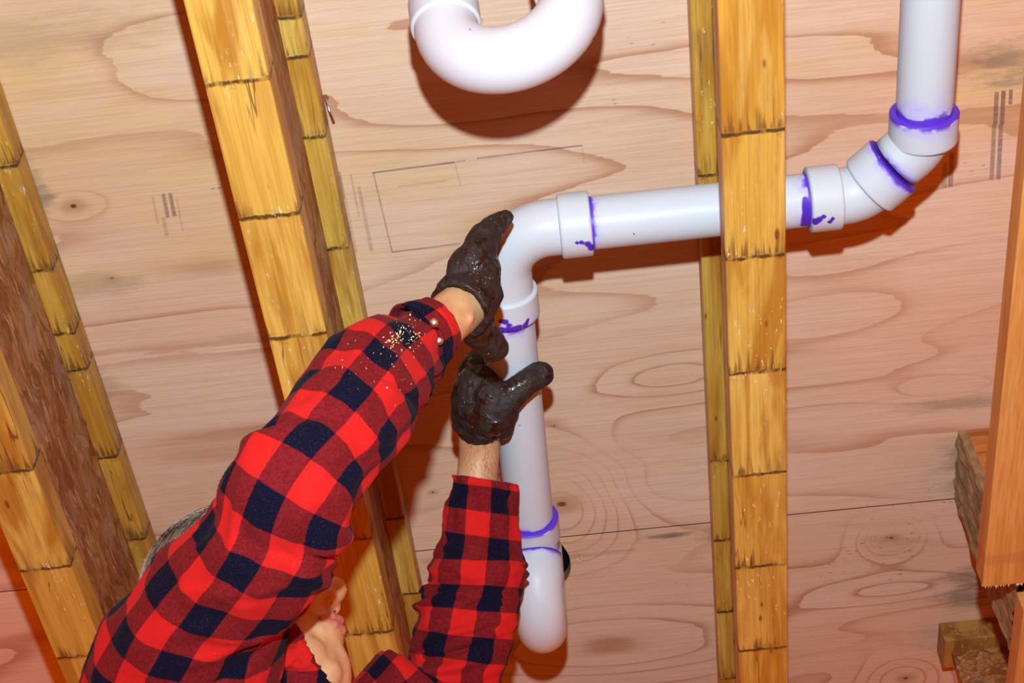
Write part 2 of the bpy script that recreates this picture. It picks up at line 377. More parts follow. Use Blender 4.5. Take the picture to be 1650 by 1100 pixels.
def hub(a, b, parent, mouths=(), drips=(), r=.0370, name='hub'):
    p, rr = ring_profile(a, b, .0290, r); return sweep(name, p, rr, PVC, parent, 56, True, mouths, drips)
def surf(c, ax_, r, deg):
    """point on a tube round c, deg degrees from the side that faces the flash"""
    n_ = (CAM - c); n_ = (n_ - ax_ * n_.dot(ax_)).normalized(); return c + (Matrix.Rotation(math.radians(deg), 3, ax_) @ n_) * r
def densify(path, step=.006):
    out = [path[0]]
    for a, b in zip(path, path[1:]):
        k = max(1, int((b - a).length / step))
        for j in range(1, k + 1): out.append(a.lerp(b, j / k))
    return out
# ------------------------------------------------------------------ plywood ceiling
def loop_mesh_ceiling():
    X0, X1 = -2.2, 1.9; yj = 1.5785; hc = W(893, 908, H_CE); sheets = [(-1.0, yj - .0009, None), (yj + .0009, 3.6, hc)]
    bm = bmesh.new()
    for (y0, y1, hole) in sheets:
        o_ = [bm.verts.new(q) for q in ((X0, y0, ZC), (X1, y0, ZC), (X1, y1, ZC), (X0, y1, ZC))]
        ed = [bm.edges.new((o_[i], o_[(i + 1) % 4])) for i in range(4)]
        u_ = [bm.verts.new((v.co.x, v.co.y, ZC + .018)) for v in o_]
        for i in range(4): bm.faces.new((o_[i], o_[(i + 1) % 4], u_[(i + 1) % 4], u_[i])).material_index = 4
        if hole is None: bm.faces.new(o_)
        else:
            hl = []
            for k in range(40):
                a = 2 * math.pi * k / 40; r = 1 + .05 * noise.noise(V((math.cos(a) * 2, math.sin(a) * 2, 3)))
                hl.append(bm.verts.new((hole.x + .024 * r * math.cos(a), hole.y + .046 * r * math.sin(a), ZC)))
            he = [bm.edges.new((hl[i], hl[(i + 1) % 40])) for i in range(40)]
            bmesh.ops.triangle_fill(bm, use_beauty=True, edges=ed + he)
            hu = [bm.verts.new((v.co.x, v.co.y, ZC + .018)) for v in hl]
            for i in range(40):
                f = bm.faces.new((hl[i], hl[(i + 1) % 40], hu[(i + 1) % 40], hu[i])); f.material_index = 2
        bm.faces.new(u_) if hole is None else None
    # dark void above the sheets
    q = [bm.verts.new(p_) for p_ in ((X0, -1, ZC + .06), (X1, -1, ZC + .06), (X1, 3.6, ZC + .06), (X0, 3.6, ZC + .06))]
    f = bm.faces.new(q); f.material_index = 3
    # printed stamp marks
    lay = bm.faces.layers.float.new('ink')
    def mark(pts, k):
        f = bm.faces.new([bm.verts.new(W(a, b, H_CE) - V((0, 0, .0004))) for a, b in pts]); f.material_index = 1; f[lay] = k
    def stroke(x0, y0, x1, y1, wd, k):
        dx, dy = x1 - x0, y1 - y0; L = math.hypot(dx, dy); nx, ny = -dy / L * wd / 2, dx / L * wd / 2
        mark([(x0 + nx, y0 + ny), (x1 + nx, y1 + ny), (x1 - nx, y1 - ny), (x0 - nx, y0 - ny)], k)
    stroke(600, 278, 733, 261, 3.2, .55); stroke(601.5, 278, 632, 406, 2.6, .35); stroke(632, 406, 742, 392, 2.6, .40); stroke(733, 262, 742, 300, 2, .18)
    stroke(735, 261, 750, 258, 2, .3); stroke(768, 255, 938, 234, 2.8, .45); stroke(938, 235, 941, 262, 2, .15); stroke(640, 300, 720, 291, 3, .15)
    for x, y0, y1, wd, k in [(1606, 148, 200, 7, .6), (1617, 146, 200, 7, .7), (1629, 144, 168, 6, .6), (1602, 200, 290, 7, .42), (1613, 200, 289, 7, .48), (1523, 262, 302, 8, .3), (1534, 245, 301, 8, .45)]:
        stroke(x, y0, x - (y1 - y0) * .05, y1, wd, k)
    for x, y0, y1, wd, k in [(263, 312, 350, 6, .45), (274, 311, 348, 6, .5), (284, 318, 372, 3, .15), (246, 316, 360, 3, .2), (343, 302, 304, 8, .5), (354, 301, 303, 8, .5), (546, 276, 320, 5, .4), (565, 280, 350, 3, .2), (557, 320, 408, 4, .16), (578, 300, 405, 6, .2), (263, 350, 380, 6, .2)]:
        stroke(x, y0, x + (y1 - y0) * .2, y1, wd, k)
    me = bpy.data.meshes.new('ceiling'); bm.to_mesh(me); bm.free()
    o = bpy.data.objects.new('ceiling', me); C.objects.link(o)
    for q in (PLY, INK, GREYW, DARKHOLE, simple('shaded_joint_edge', (.055, .028, .016), .9, .1)): me.materials.append(q)  # last slot: the joint gap's shade painted near-black on the sheet side faces
    o['kind'] = 'structure'; return o
loop_mesh_ceiling()
vs, fs = box_vf(-2.2, 1.9, -1.0, 3.6, -.05, 0); fo = link('floor', mesh('floor', vs, fs), CONC, None, False); fo['kind'] = 'structure'
# ------------------------------------------------------------------ wooden I-joists
FW = .0635
def flange(name, x0, z0, z1, joints, parent, y0=-1.0, y1=3.5, seed=0, ticks=(), along='y', wd=FW, mat=None):
    """joints: Y values of the finger joints. Carries signed distance to nearest joint and a tone for each length of lumber."""
    rnd = random.Random(seed); js = sorted(joints); ext = []
    y = js[0] - .33 if js else y0 + .2
    while y > y0: ext.append(y); y -= .30 + .2 * rnd.random()
    y = (js[-1] + .36) if js else y1
    while y < y1: ext.append(y); y += .30 + .2 * rnd.random()
    js = sorted(js + ext); rows = [(y0, js[0])]
    for a, b in zip([y0 - .3] + js, js + [y1 + .3]):
        if a >= y0 and y0 < a < y1: rows.append((a, a))
        m_ = (a + b) / 2
        if y0 + .001 < m_ < y1 - .001: rows += [(m_ - .0002, a if a > y0 else b), (m_ + .0002, b if b < y1 else a)]
    rows.append((y1, js[-1]))
    b = .0022; x1 = x0 + wd
    prof = [(x0 + b, z0), (x1 - b, z0), (x1 - b * .3, z0 + b * .3), (x1, z0 + b), (x1, z1 - b), (x1 - b, z1), (x0 + b, z1), (x0, z1 - b), (x0, z0 + b), (x0 + b * .3, z0 + b * .3)]
    n = len(prof); vs = []; fs = []; jd = []; tone = []
    for yy, near in rows:
        for (px_, pz_) in prof: vs.append((px_, yy, pz_) if along == 'y' else (yy, px_, pz_)); jd.append(near - yy)
    for i in range(len(rows) - 1):
        mid = (rows[i][0] + rows[i + 1][0]) / 2; k = sum(1 for j in js if j < mid); t = random.Random(seed * 31 + k).random()
        for q in range(n): fs.append((i * n + q, i * n + (q + 1) % n, (i + 1) * n + (q + 1) % n, (i + 1) * n + q)); tone.append(t)
    fs += [tuple(range(n - 1, -1, -1)), tuple((len(rows) - 1) * n + q for q in range(n))]; tone += [.5, .5]
    me = mesh(name, vs, fs); fattr(me, 'jd', jd); fattr(me, 'tone', tone, 'FACE')
    return link(name, me, mat or FLB, parent, False)
def joist(label, x, low, top, seed, y1=3.5):
    t = thing('i_joist', label, 'joist', (x + FW / 2, 1.2, ZF), 'wooden i-joists under the plywood')
    flange('bottom_flange', x, ZF, ZF + .038, [W(a, b, H_FL).y for a, b in low], t, seed=seed, y1=y1)['label'] = 'golden lumber flange along the lower edge'
    flange('top_flange', x, ZT, ZC, [W(a, b, H_TF).y for a, b in top], t, seed=seed + 50, y1=y1)
    # web with a sawn notch where the pipe passes
    cx = x + FW / 2
    holes = []
    if x > .1: holes = [(W(1165, 336, 1.475).y, CAM.z + 1.475, .040)]
    bm = bmesh.new(); z0, z1 = ZF + .030, ZT + .004
    for sx in (-.005, .005):
        o_ = [bm.verts.new(q) for q in ((cx + sx, -1, z0), (cx + sx, y1, z0), (cx + sx, y1, z1), (cx + sx, -1, z1))]
        ed = [bm.edges.new((o_[i], o_[(i + 1) % 4])) for i in range(4)]
        for (hy, hz, hr) in holes:
            hl = [bm.verts.new((cx + sx, hy + hr * math.cos(2 * math.pi * k / 32), hz + hr * math.sin(2 * math.pi * k / 32))) for k in range(32)]
            ed += [bm.edges.new((hl[i], hl[(i + 1) % 32])) for i in range(32)]
        bmesh.ops.triangle_fill(bm, use_beauty=True, edges=ed) if holes else bm.faces.new(o_)
    me = bpy.data.meshes.new('web'); bm.to_mesh(me); bm.free()
    link('web', me, OSB, t, False)['label'] = 'reddish oriented strand board web'
    return t
joist('middle golden i-joist leaning behind the raised plaid arm', -.33434, [(372, 133), (430, 349), (482, 541), (585, 868), (606, 1019)],
      [(468, 28), (483, 91), (495, 222), (542, 400), (637, 836), (662, 956)], 3)
joist('right golden i-joist crossed by the white horizontal pipe', .15999, [(1215, 213), (1218, 414), (1222, 599), (1237, 762), (1228, 912), (1232, 1045)],
      [(1140, 282), (1162, 742), (1165, 870), (1170, 985), (1175, 1092)], 8)
joist('far left weathered i-joist with its strand board web in view', -.70135, [(20, 760), (62, 917), (130, 1057)],
      [(10, 268), (72, 435), (100, 538), (124, 596), (180, 736), (225, 868)], 5)
# ------------------------------------------------------------------ lumber at the right edge
x0 = W(1598, 640, H_FL).x
t = thing('pine_board', 'orange pine board with sawn end hanging below the joists at right', 'board', (x0 + .05, .5, ZF - .032))
bo = board('plank', PINE, t, x0, x0 + .14, -.9, W(1577, 945, 1.322).y, ZF - .032, ZF - .0005)
me = bo.data
vs, fs = [], []
yb = W(1577, 945, 1.322).y
for k in range(70):
    xx = x0 + random.random() * .13; zz = ZF - .032 + random.random() * .004; r = .0006 + random.random() * .0016; b0 = len(vs)
    vs += [(xx - r, yb - .002, zz), (xx + r, yb - .002, zz), (xx + random.uniform(-.001, .001), yb + r * 2.2, zz - .001), (xx, yb - .001, zz + r * 1.4)]
    fs += [(b0, b0 + 1, b0 + 2), (b0, b0 + 2, b0 + 3), (b0 + 1, b0 + 3, b0 + 2), (b0, b0 + 3, b0 + 1)]
link('splintered_edge', mesh('splintered_edge', vs, fs), SPL, t, False)['kind'] = 'stuff'
x1 = W(1640, 1050, 1.322).x
t = thing('pine_board', 'second orange pine board showing at the bottom right corner', 'board', (x1 + .05, 2.4, ZF - .032))
board('plank', PINE, t, x1, x1 + .14, W(1650, 945, 1.322).y + .04, 3.4, ZF - .032, ZF - .0005)
q = W(1541, 694, H_CE); y2 = W(1543, 803, H_CE).y
t = thing('blocking_board', 'thick reddish blocking with a grey weathered end beside the pine board', 'blocking', (q.x + .2, (q.y + y2) / 2, ZF + .002))
ys = [q.y, q.y + .043, q.y + .083, y2]
board('plank', REDW, t, q.x + .014, 1.6, q.y, y2, ZF + .002, ZC - .0004)
# weathered end slab with rough, split face
vs, fs = [], []; NY, NZ = 24, 60
for i in range(NY + 1):
    for k in range(NZ + 1):
        yy = q.y + (y2 - q.y) * i / NY; zz = ZF + .002 + (ZC - .0008 - ZF - .002) * k / NZ
        d = .004 * noise.noise(V((yy * 60, zz * 12, 1))) + .003 * noise.noise(V((yy * 200, zz * 40, 5)))
        vs.append((q.x + .003 + d, yy, zz))
for i in range(NY):
    for k in range(NZ): a = i * (NZ + 1) + k; fs.append((a, a + 1, a + NZ + 2, a + NZ + 1))
b0 = len(vs)
for yy, zz in ((q.y, ZF + .002), (q.y, ZC - .0008), (y2, ZC - .0008), (y2, ZF + .002)): vs.append((q.x + .0145, yy, zz))
edge = [i * 0 + k for k in range(NZ + 1)] ; e2 = [NY * (NZ + 1) + k for k in range(NZ + 1)]
fs += [tuple(edge) + (b0 + 1, b0), tuple(reversed(e2)) + (b0 + 3, b0 + 2), (b0, b0 + 1, b0 + 2, b0 + 3)]
link('weathered_end', mesh('weathered_end', vs, fs), GREYW, t, False)['label'] = 'grey weathered split end face'
q = W(1513, 1002, H_CE)
t = thing('i_joist_header', 'shadowed i-joist header end at the lower right corner', 'joist', (q.x + .3, q.y + .03, ZF))
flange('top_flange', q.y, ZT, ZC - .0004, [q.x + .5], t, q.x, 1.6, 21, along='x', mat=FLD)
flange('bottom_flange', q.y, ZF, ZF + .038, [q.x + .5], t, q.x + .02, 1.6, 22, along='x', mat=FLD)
board('web', OSB, t, q.x + .012, 1.6, q.y + FW / 2 - .005, q.y + FW / 2 + .005, ZF + .03, ZT + .004, .0005)
# ------------------------------------------------------------------ white drain line
HP = 1.475; R0 = .0302
A = W(1503, -260, HP); B = W(1484, 262, HP); Cc = W(1424, 314, HP); E_ = W(812, 370, HP); G = W(858, 868, HP)
t = thing('drain_line', 'long white plumbing pipe with purple primer rings held by gloved hands', 'pipe', (.2, W(1100, 345, HP).y, CAM.z + HP - .04))
def along(a, b, d): return a + (b - a).normalized() * d
yrun = (W(960, 357, HP).y + W(1290, 325, HP).y) / 2
A = V((W(1496, 60, HP).x, -.4, CAM.z + HP)); Bc = V((A.x, 0, A.z))
P1 = W(1488, 226, HP); P1.x = A.x                       # first 45 degree corner
P2 = V((0, yrun, CAM.z + HP)); P2.x = P1.x - (yrun - P1.y) * 1.12
P3 = V((W(822, 440, HP).x - .004, yrun, CAM.z + HP))    # 90 degree corner
P4 = W(858, 870, HP); P3.x = W(822, 500, HP).x
pth = [A, P1, P2, P3, P4]
m_top = V((A.x, W(1493, 178, HP).y, A.z))               # mouth of the upper hub
d12 = (P2 - P1).normalized()
m_mid = W(1436, 268, HP); m_mid = P1 + d12 * ((m_mid - P1).dot(d12)); m_mid = P1 + d12 * (.041)
m_r = V((W(1300, 325, HP).x, yrun, A.z)); m_l = V((W(952, 356, HP).x, yrun, A.z))
d34 = (P4 - P3).normalized(); m_b = P3 + d34 * ((W(822, 506, HP) - P3).dot(d34)); m_e = P3 + d34 * ((W(858, 832, HP) - P3).dot(d34))
# straight lengths of pipe
sweep('pipe', densify([A, m_top + V((0, .02, 0))], .003), R0, PVC, t, mouths=[(m_top, 2.2)])
X1 = V((1, 0, 0))
sweep('pipe', densify([m_r + V((.02, 0, 0)), m_l - V((.02, 0, 0))], .002), R0, PVC, t, mouths=[(m_r, 1.3), m_l], drips=[(surf(m_r - X1 * .006, X1, R0, d_), .008 + .004 * (j_ / 6)) for j_, d_ in enumerate(range(0, 70, 10))])
sweep('pipe', densify([m_b - d34 * .02, m_e + d34 * .02], .003), R0, PVC, t, mouths=[(m_b, 1.6), (m_e, .7)])
# elbows: body with hubs as sub-parts
def elbow(path, mouths=(), r=.0318, label=None, drips=()):
    o = sweep('elbow', path, r, PVC, t, mouths=mouths, drips=drips); return o
hubL = .036
e1 = elbow(densify(fillet([m_top + V((0, .03, 0)), P1, m_mid - d12 * .004], [.045]), .006), mouths=[m_mid + d12 * -.001])
e1b = hub(m_top, m_top + V((0, hubL, 0)), t, mouths=[(m_top, 1.1)]); e1b.parent = e1; e1b.location = t.location * 0
e2 = elbow(densify(fillet([m_mid + d12 * .02, P2, m_r + V((.03, 0, 0))], [.05]), .006))
h2 = hub(m_mid, m_mid + d12 * hubL, t, mouths=[m_mid], r=.0375); h2.parent = e2
dq = m_r + V((.012, 0, 0))
h3 = hub(m_r + V((hubL, 0, 0)), m_r, t, mouths=[], drips=[(surf(m_r + X1 * .003, X1, .037, 42), .010), (surf(m_r + X1 * .007, X1, .037, 38), .008), (surf(m_r + X1 * .012, X1, .037, 33), .006), (surf(m_r + X1 * .019, X1, .037, 46), .006), (surf(m_r + X1 * .022, X1, .037, 38), .005)]); h3.parent = e2
e3 = elbow(densify(fillet([m_l - V((.03, 0, 0)), P3, m_b - d34 * .03], [.056]), .006), r=.0322)
dq = m_l - V((.008, 0, 0))
h4 = hub(m_l, m_l - V((hubL, 0, 0)), t, mouths=[], drips=[(surf(m_l - X1 * .002, X1, .037, 48), .010), (surf(m_l - X1 * .006, X1, .037, 38), .008), (surf(m_l - X1 * .013, X1, .037, 33), .006), (surf(m_l - X1 * .018, X1, .037, 33), .005)]); h4.parent = e3
dd = V((d34.y, -d34.x, 0))
h5 = hub(m_b - d34 * hubL, m_b, t, mouths=[m_b], drips=[(surf(m_b - d34 * .005, d34, .037, d_), .008) for d_ in (-30, -18, -8, 4, 16)] + [(surf(m_b - d34 * .011, d34, .037, 0), .006), (surf(m_b - d34 * .016, d34, .037, 7), .008), (surf(m_b - d34 * .017, d34, .037, 15), .006), (surf(m_b - d34 * .010, d34, .037, -35), .006)]); h5.parent = e3
# lower trap: elbow turning down into a U bend that rises to the hole
tx = P4.x; T0 = m_e + d34 * hubL
k1 = V((tx, W(860, 905, HP).y, A.z)); down = V((0, .42, -.91)).normalized()
k1 = V((tx + .001, W(862, 902, 1.45).y - .012, A.z - .002))
k2 = k1 + down * .052
e6 = sweep('elbow', densify(fillet([m_e + d34 * .02, k1, k2], [.03]), .005), .0312, PVC, t, mouths=[k1 + down * .022])
h6 = hub(m_e, T0, t, mouths=[(m_e, .6)]); h6.parent = e6
u0 = k1 + down * .022; Rb = .048
ub = [u0]; u1 = u0 + down * .030; ub.append(u1)
side = V((0, .91, .42)).normalized(); cen = u1 + side * Rb
arc = [cen + (-side * math.cos(a) + down * math.sin(a)) * Rb for a in [math.radians(8 * i) for i in range(1, 23)]]
upd = V((0, -.10, 1)).normalized(); arc += [arc[-1] + upd * q for q in (.01, .02, .04, .06, .08, .10)]
full = densify([u0, u1] + arc, .005)
full = [p_ for p_ in full if p_.z < ZC - .002]
rr = [.0352 if i < 6 else .0330 + .0022 * max(0, 1 - (i - 6) / 2) for i in range(len(full))]
bend = sweep('trap_bend', full, rr, PVC, t, mouths=[u0])
# ------------------------------------------------------------------ U-shaped trap at the top
c_l = W(716, 22, 1.43); c_r = W(914, -34, 1.43)
t2 = thing('drain_trap', 'white u-shaped drain trap hanging at the top of the picture', 'trap', (c_l + c_r) / 2)
dn = V((0, .33, -.94)).normalized(); ax = (c_r - c_l).normalized(); dn = (dn - ax * dn.dot(ax)).normalized(); Rr = (c_r - c_l).length / 2; cm = (c_l + c_r) / 2 + dn * .022
arc = [cm + (-ax * math.cos(a) + dn * math.sin(a) * 1.0) * Rr for a in [math.pi * i / 30 for i in range(31)]]
pthu = densify([c_l] + arc + [c_r], .005)
bend = sweep('trap_bend', pthu, .0320, PVC, t2, n=64)
hl = hub(c_l + dn * .020, c_l - dn * .016, t2, r=.0352, name='slip_collar')
hr = hub(c_r + dn * .020, c_r - dn * .030, t2, r=.0358, name='slip_collar')
for nm, c0 in (('riser_pipe', c_l), ('tailpiece_pipe', c_r)):
    top = V((c0.x - dn.x * .1, c0.y - dn.y * .12, ZC - .001))
    sweep(nm, densify([c0, c0 - dn * .02, top], .006), .0290 if nm == 'riser_pipe' else .0302, PVC, t2, mouths=[])
# ------------------------------------------------------------------ small things on the plywood
def nail(label, px0, px1):
    a = W(*px0, H_CE); b = W(*px1, H_CE - .012)
    t_ = thing('nail', label, 'nail', a)
    sweep('shank', [a, a.lerp(b, .5) - V((0, 0, .002)), b], .0016, METAL, t_, 10)
    sweep('head', [a + V((0, 0, -.0002)), a - V((0, 0, .002))], .0042, RUST, t_, 14)
nail('bent nail poking from the plywood beside the middle joist', (524, 157), (538, 197))
def splinter(label, px, py, n, s):
    vs, fs = [], []; c = W(px, py, H_CE)
    for k in range(n):
        a = random.random() * 6.28; d = V((math.cos(a), math.sin(a), -.5)).normalized(); e = V((-d.y, d.x, 0)).normalized(); L = s * random.uniform(.6, 1.2); b0 = len(vs)
        st = c - V((0, 0, .0006)); wd = s * .09
        vs += [st - e * wd, st + e * wd, st + d * L, st + V((0, 0, -.0012))]; fs += [(b0, b0 + 1, b0 + 2), (b0, b0 + 2, b0 + 3), (b0 + 1, b0 + 3, b0 + 2), (b0, b0 + 3, b0 + 1)]
    tag(origin(link('wood_splinter', mesh('wood_splinter', vs, fs), SPL, None, False), c), label, 'splinter')
splinter('pale torn wood splinter right of the drain hole', 935, 897, 7, .011)
splinter('tiny wood splinter beside the u-shaped trap', 773, 27, 4, .007)
# crumbs of glue and sawdust on the right joist
vs, fs = [], []
for (px, py, sp) in [(1133, 205, 14), (1140, 170, 9), (1150, 195, 8), (1134, 50, 7)] * 6:
    c = W(px + random.gauss(0, sp * .45), py + random.gauss(0, sp), H_TF) - V((0, 0, .0008)); r = random.uniform(.0006, .0019); b0 = len(vs)
    vs += [c + V((random.uniform(-1, 1), random.uniform(-1, 1), random.uniform(-.8, .6))) * r * 1.3 for _ in range(4)]
    fs += [(b0, b0 + 1, b0 + 2), (b0, b0 + 2, b0 + 3), (b0 + 1, b0 + 3, b0 + 2), (b0, b0 + 3, b0 + 1)]
tag(origin(link('wood_crumbs', mesh('wood_crumbs', vs, fs), SPL, None, False), W(1138, 195, H_TF)), 'pale wood crumbs clinging to the right joist top flange', 'crumbs', kind='stuff')
# ------------------------------------------------------------------ the plumber
def capsule(bm_vs, bm_fs, p0, r0, p1, r1, n=20, m=6):
    ax = (p1 - p0); L = ax.length
    ax = ax.normalized() if L > 1e-6 else V((0, 0, 1))
    ref = V((1, 0, 0)) if abs(ax.x) < .8 else V((0, 1, 0)); u = (ref - ax * ref.dot(ax)).normalized(); v = ax.cross(u); rings = []
    for i in range(1, m + 1): a = -math.pi / 2 + math.pi / 2 * i / m; rings.append((p0 + ax * (math.sin(a) * r0), math.cos(a) * r0))
    for i in range(0, m): a = math.pi / 2 * i / m; rings.append((p1 + ax * (math.sin(a) * r1), math.cos(a) * r1))
    b0 = len(bm_vs)
    for c, r in rings:
        for k in range(n): t_ = 2 * math.pi * k / n; bm_vs.append(c + (u * math.cos(t_) + v * math.sin(t_)) * r)
    bm_vs.append(p0 - ax * r0); bm_vs.append(p1 + ax * r1); s, e = len(bm_vs) - 2, len(bm_vs) - 1; R_ = len(rings)
    for i in range(R_ - 1):
        for k in range(n): bm_fs.append((b0 + i * n + k, b0 + i * n + (k + 1) % n, b0 + (i + 1) * n + (k + 1) % n, b0 + (i + 1) * n + k))
    for k in range(n): bm_fs.append((s, b0 + (k + 1) % n, b0 + k)); bm_fs.append((e, b0 + (R_ - 1) * n + k, b0 + (R_ - 1) * n + (k + 1) % n))
def ellipsoid(vs, fs, c, ax, r, n=28, m=16):
    b0 = len(vs)
    for i in range(1, m):
        a = math.pi * i / m
        for k in range(n):
            t_ = 2 * math.pi * k / n; vs.append(c + ax[0] * (math.sin(a) * math.cos(t_) * r[0]) + ax[1] * (math.sin(a) * math.sin(t_) * r[1]) + ax[2] * (math.cos(a) * r[2]))
    vs.append(c + ax[2] * r[2]); vs.append(c - ax[2] * r[2]); s, e = len(vs) - 2, len(vs) - 1
    for i in range(m - 2):
        for k in range(n): fs.append((b0 + i * n + k, b0 + i * n + (k + 1) % n, b0 + (i + 1) * n + (k + 1) % n, b0 + (i + 1) * n + k))
    for k in range(n): fs.append((s, b0 + (k + 1) % n, b0 + k)); fs.append((e, b0 + (m - 2) * n + k, b0 + (m - 2) * n + (k + 1) % n))
def remesh(vs, fs, voxel, smooth=4, name='m'):
    me = mesh('tmp', vs, fs); o = bpy.data.objects.new('tmp', me); C.objects.link(o)
    bm = bmesh.new(); bm.from_mesh(me); bmesh.ops.recalc_face_normals(bm, faces=bm.faces); bm.to_mesh(me); bm.free()
    r = o.modifiers.new('r', 'REMESH'); r.mode = 'VOXEL'; r.voxel_size = voxel
    s = o.modifiers.new('s', 'SMOOTH'); s.factor = .5; s.iterations = smooth
    bpy.context.view_layer.update(); dg = bpy.context.evaluated_depsgraph_get()
    out = bpy.data.meshes.new_from_object(o.evaluated_get(dg)); out.name = name
    bpy.data.objects.remove(o); bpy.data.meshes.remove(me); return out
SHR = D(240, 1062, 1.47); ELR = D(470, 785, 1.345); WRR = D(722, 515, 1.575)
WRL = D(772, 735, 1.885); ELL = D(735, 1108, 1.845); SHL = D(470, 1225, 1.77)
NECK = (SHR + SHL) / 2; HIP = NECK + cv(-.10, .42, -.30)
HC = D(371, 988, 1.58); HS = 1.08; Fd = cv(.92, -.36, .12).normalized(); Ud = cv(-.36, -.74, .56); Ud = (Ud - Fd * Ud.dot(Fd)).normalized(); Sd = Fd.cross(Ud).normalized()
if Sd.dot(_z) > 0: Sd = -Sd                              # Sd points to the side turned to the camera
def hd(f, s, u): return HC + (Fd * f + Sd * s + Ud * u) * HS
# fingers of each hand: chains of (px, py, Z, radius)
hand_R = dict(
    palm=[(772, 468, 1.632, .022), (768, 450, 1.622, .026), (764, 436, 1.612, .029)],
    palm2=[(774, 512, 1.628, .014), (775, 470, 1.63, .018)],
    index=[(764, 425, 1.60, .021), (778, 385, 1.615, .0165), (798, 362, 1.635, .0125), (815, 350, 1.65, .0088)],
    middle=[(768, 440, 1.65, .019), (774, 400, 1.70, .015), (784, 376, 1.75, .012), (804, 362, 1.785, .010)],
    ring=[(766, 470, 1.66, .018), (768, 434, 1.72, .014), (778, 412, 1.77, .012), (802, 402, 1.79, .010)],
    little=[(764, 495, 1.65, .016), (765, 468, 1.71, .013), (772, 450, 1.765, .011), (796, 444, 1.79, .009)],
    thumb=[(760, 520, 1.60, .018), (775, 538, 1.62, .018), (791, 555, 1.635, .0165), (796, 560, 1.638, .0155)])
hand_L = dict(
    palm=[(772, 690, 1.872, .026), (774, 660, 1.850, .031), (771, 628, 1.848, .030)],
    palm2=[(794, 672, 1.834, .024), (792, 640, 1.830, .024), (756, 652, 1.86, .021)],
    index=[(758, 615, 1.865, .0185), (762, 594, 1.875, .0165), (772, 576, 1.91, .014), (790, 566, 1.95, .011)],
    middle=[(755, 630, 1.89, .017), (757, 605, 1.92, .015), (770, 590, 1.965, .012), (790, 582, 1.985, .010)],
    ring=[(757, 645, 1.90, .016), (757, 622, 1.94, .014), (770, 608, 1.98, .012), (792, 602, 1.995, .010)],
    little=[(758, 660, 1.90, .015), (758, 640, 1.94, .012), (770, 630, 1.98, .010), (790, 625, 1.99, .009)],
    thumb=[(802, 655, 1.828, .023), (824, 636, 1.820, .0175), (848, 617, 1.822, .0160), (871, 603, 1.832, .0160)])
def chains(h, vs, fs, k=1.0):
    for c in h.values():
        pts = [(D(a, b, z), r) for a, b, z, r in c]
        for (p0, r0), (p1, r1) in zip(pts, pts[1:]): capsule(vs, fs, p0, r0 * k, p1, r1 * k)
person = thing('person', 'man in a red and navy plaid shirt reaching up with gloved hands', 'person', V((HIP.x, HIP.y, 0)))
vs, fs = [], []
cap = lambda a, ra, b, rb: capsule(vs, fs, a, ra, b, rb, 28, 8)
# torso, arms
cap(NECK, .085, HIP, .12); cap(SHR, .050, ELR, .037); cap(ELR, .036, ELR.lerp(WRR, .35), .032); cap(ELR.lerp(WRR, .35), .032, ELR.lerp(WRR, .85), .0235); cap(ELR.lerp(WRR, .85), .0235, WRR, .0255)
cap(SHL, .048, ELL, .029); cap(ELL, .029, ELL.lerp(WRL, .35), .028); cap(ELL.lerp(WRL, .35), .028, WRL, .0245)
cap(SHR, .055, NECK, .075); cap(SHL, .055, NECK, .075); cap(WRR, .0255, D(752, 484, 1.600), .029); cap(WRL, .0245, D(772, 690, 1.875), .0255)
# skin folds at the bent wrist
for (a, b, r) in [((722, 545, 1.572), (752, 516, 1.567), .0062), ((722, 552, 1.585), (748, 530, 1.583), .006)]:
    cap(D(a[0] + 4, a[1] - 2, a[2] - .004), r, D(b[0] + 6, b[1] - 4, b[2] - .004), r * .8)
chains(hand_R, vs, fs, .78); chains(hand_L, vs, fs, .78)
# head and neck
E3 = (Fd, Sd, Ud); el = lambda c, r: ellipsoid(vs, fs, hd(*c), E3, tuple(q * HS for q in r))
caph = lambda a, ra, b, rb: capsule(vs, fs, hd(*a), ra * HS, hd(*b), rb * HS, 24, 8)
el((.004, 0, .020), (.080, .075, .078)); el((.045, 0, -.012), (.046, .058, .066)); caph((.022, 0, -.045), .054, (.050, 0, -.082), .034)
for s in (-1, 1):
    caph((-.008, s * .058, -.030), .014, (.004, s * .050, -.070), .016); caph((.004, s * .050, -.070), .016, (.066, s * .018, -.104), .0165)
    caph((.004, s * .046, -.064), .024, (.052, s * .028, -.088), .024)
    el((.062, s * .034, -.020), (.024, .026, .030)); el((.0860, s * .0135, -.0280), (.0135, .0080, .0095)); caph((.074, s * .012, .030), .010, (.066, s * .045, .026), .009)
    el((-.010, s * .078, -.005), (.017, .006, .028)); caph((.060, s * .024, -.036), .015, (.054, s * .028, -.070), .016)
caph((.071, 0, -.104), .0165, (.073, 0, -.096), .0170)
caph((.072, 0, .026), .0090, (.089, 0, -.004), .0085); caph((.089, 0, -.004), .0085, (.0972, 0, -.0180), .0138); caph((.075, 0, -.02), .016, (.089, 0, -.024), .0105)
caph((.074, 0, -.040), .017, (.074, 0, -.050), .017); caph((.072, 0, -.076), .017, (.074, 0, -.090), .017)
el((.058, 0, -.058), (.036, .036, .032)); el((.044, 0, -.078), (.042, .043, .034)); el((.030, 0, -.060), (.044, .056, .044)); el((.050, 0, -.092), (.036, .041, .026))
capsule(vs, fs, NECK.lerp(HC, .12), .066, hd(-.020, 0, -.055), .060); caph((-.01, 0, -.066), .050, (.02, 0, -.078), .038)
body = link('body', remesh(vs, fs, .0032, 5, 'body'), SKIN, person)
vs, fs = [], []
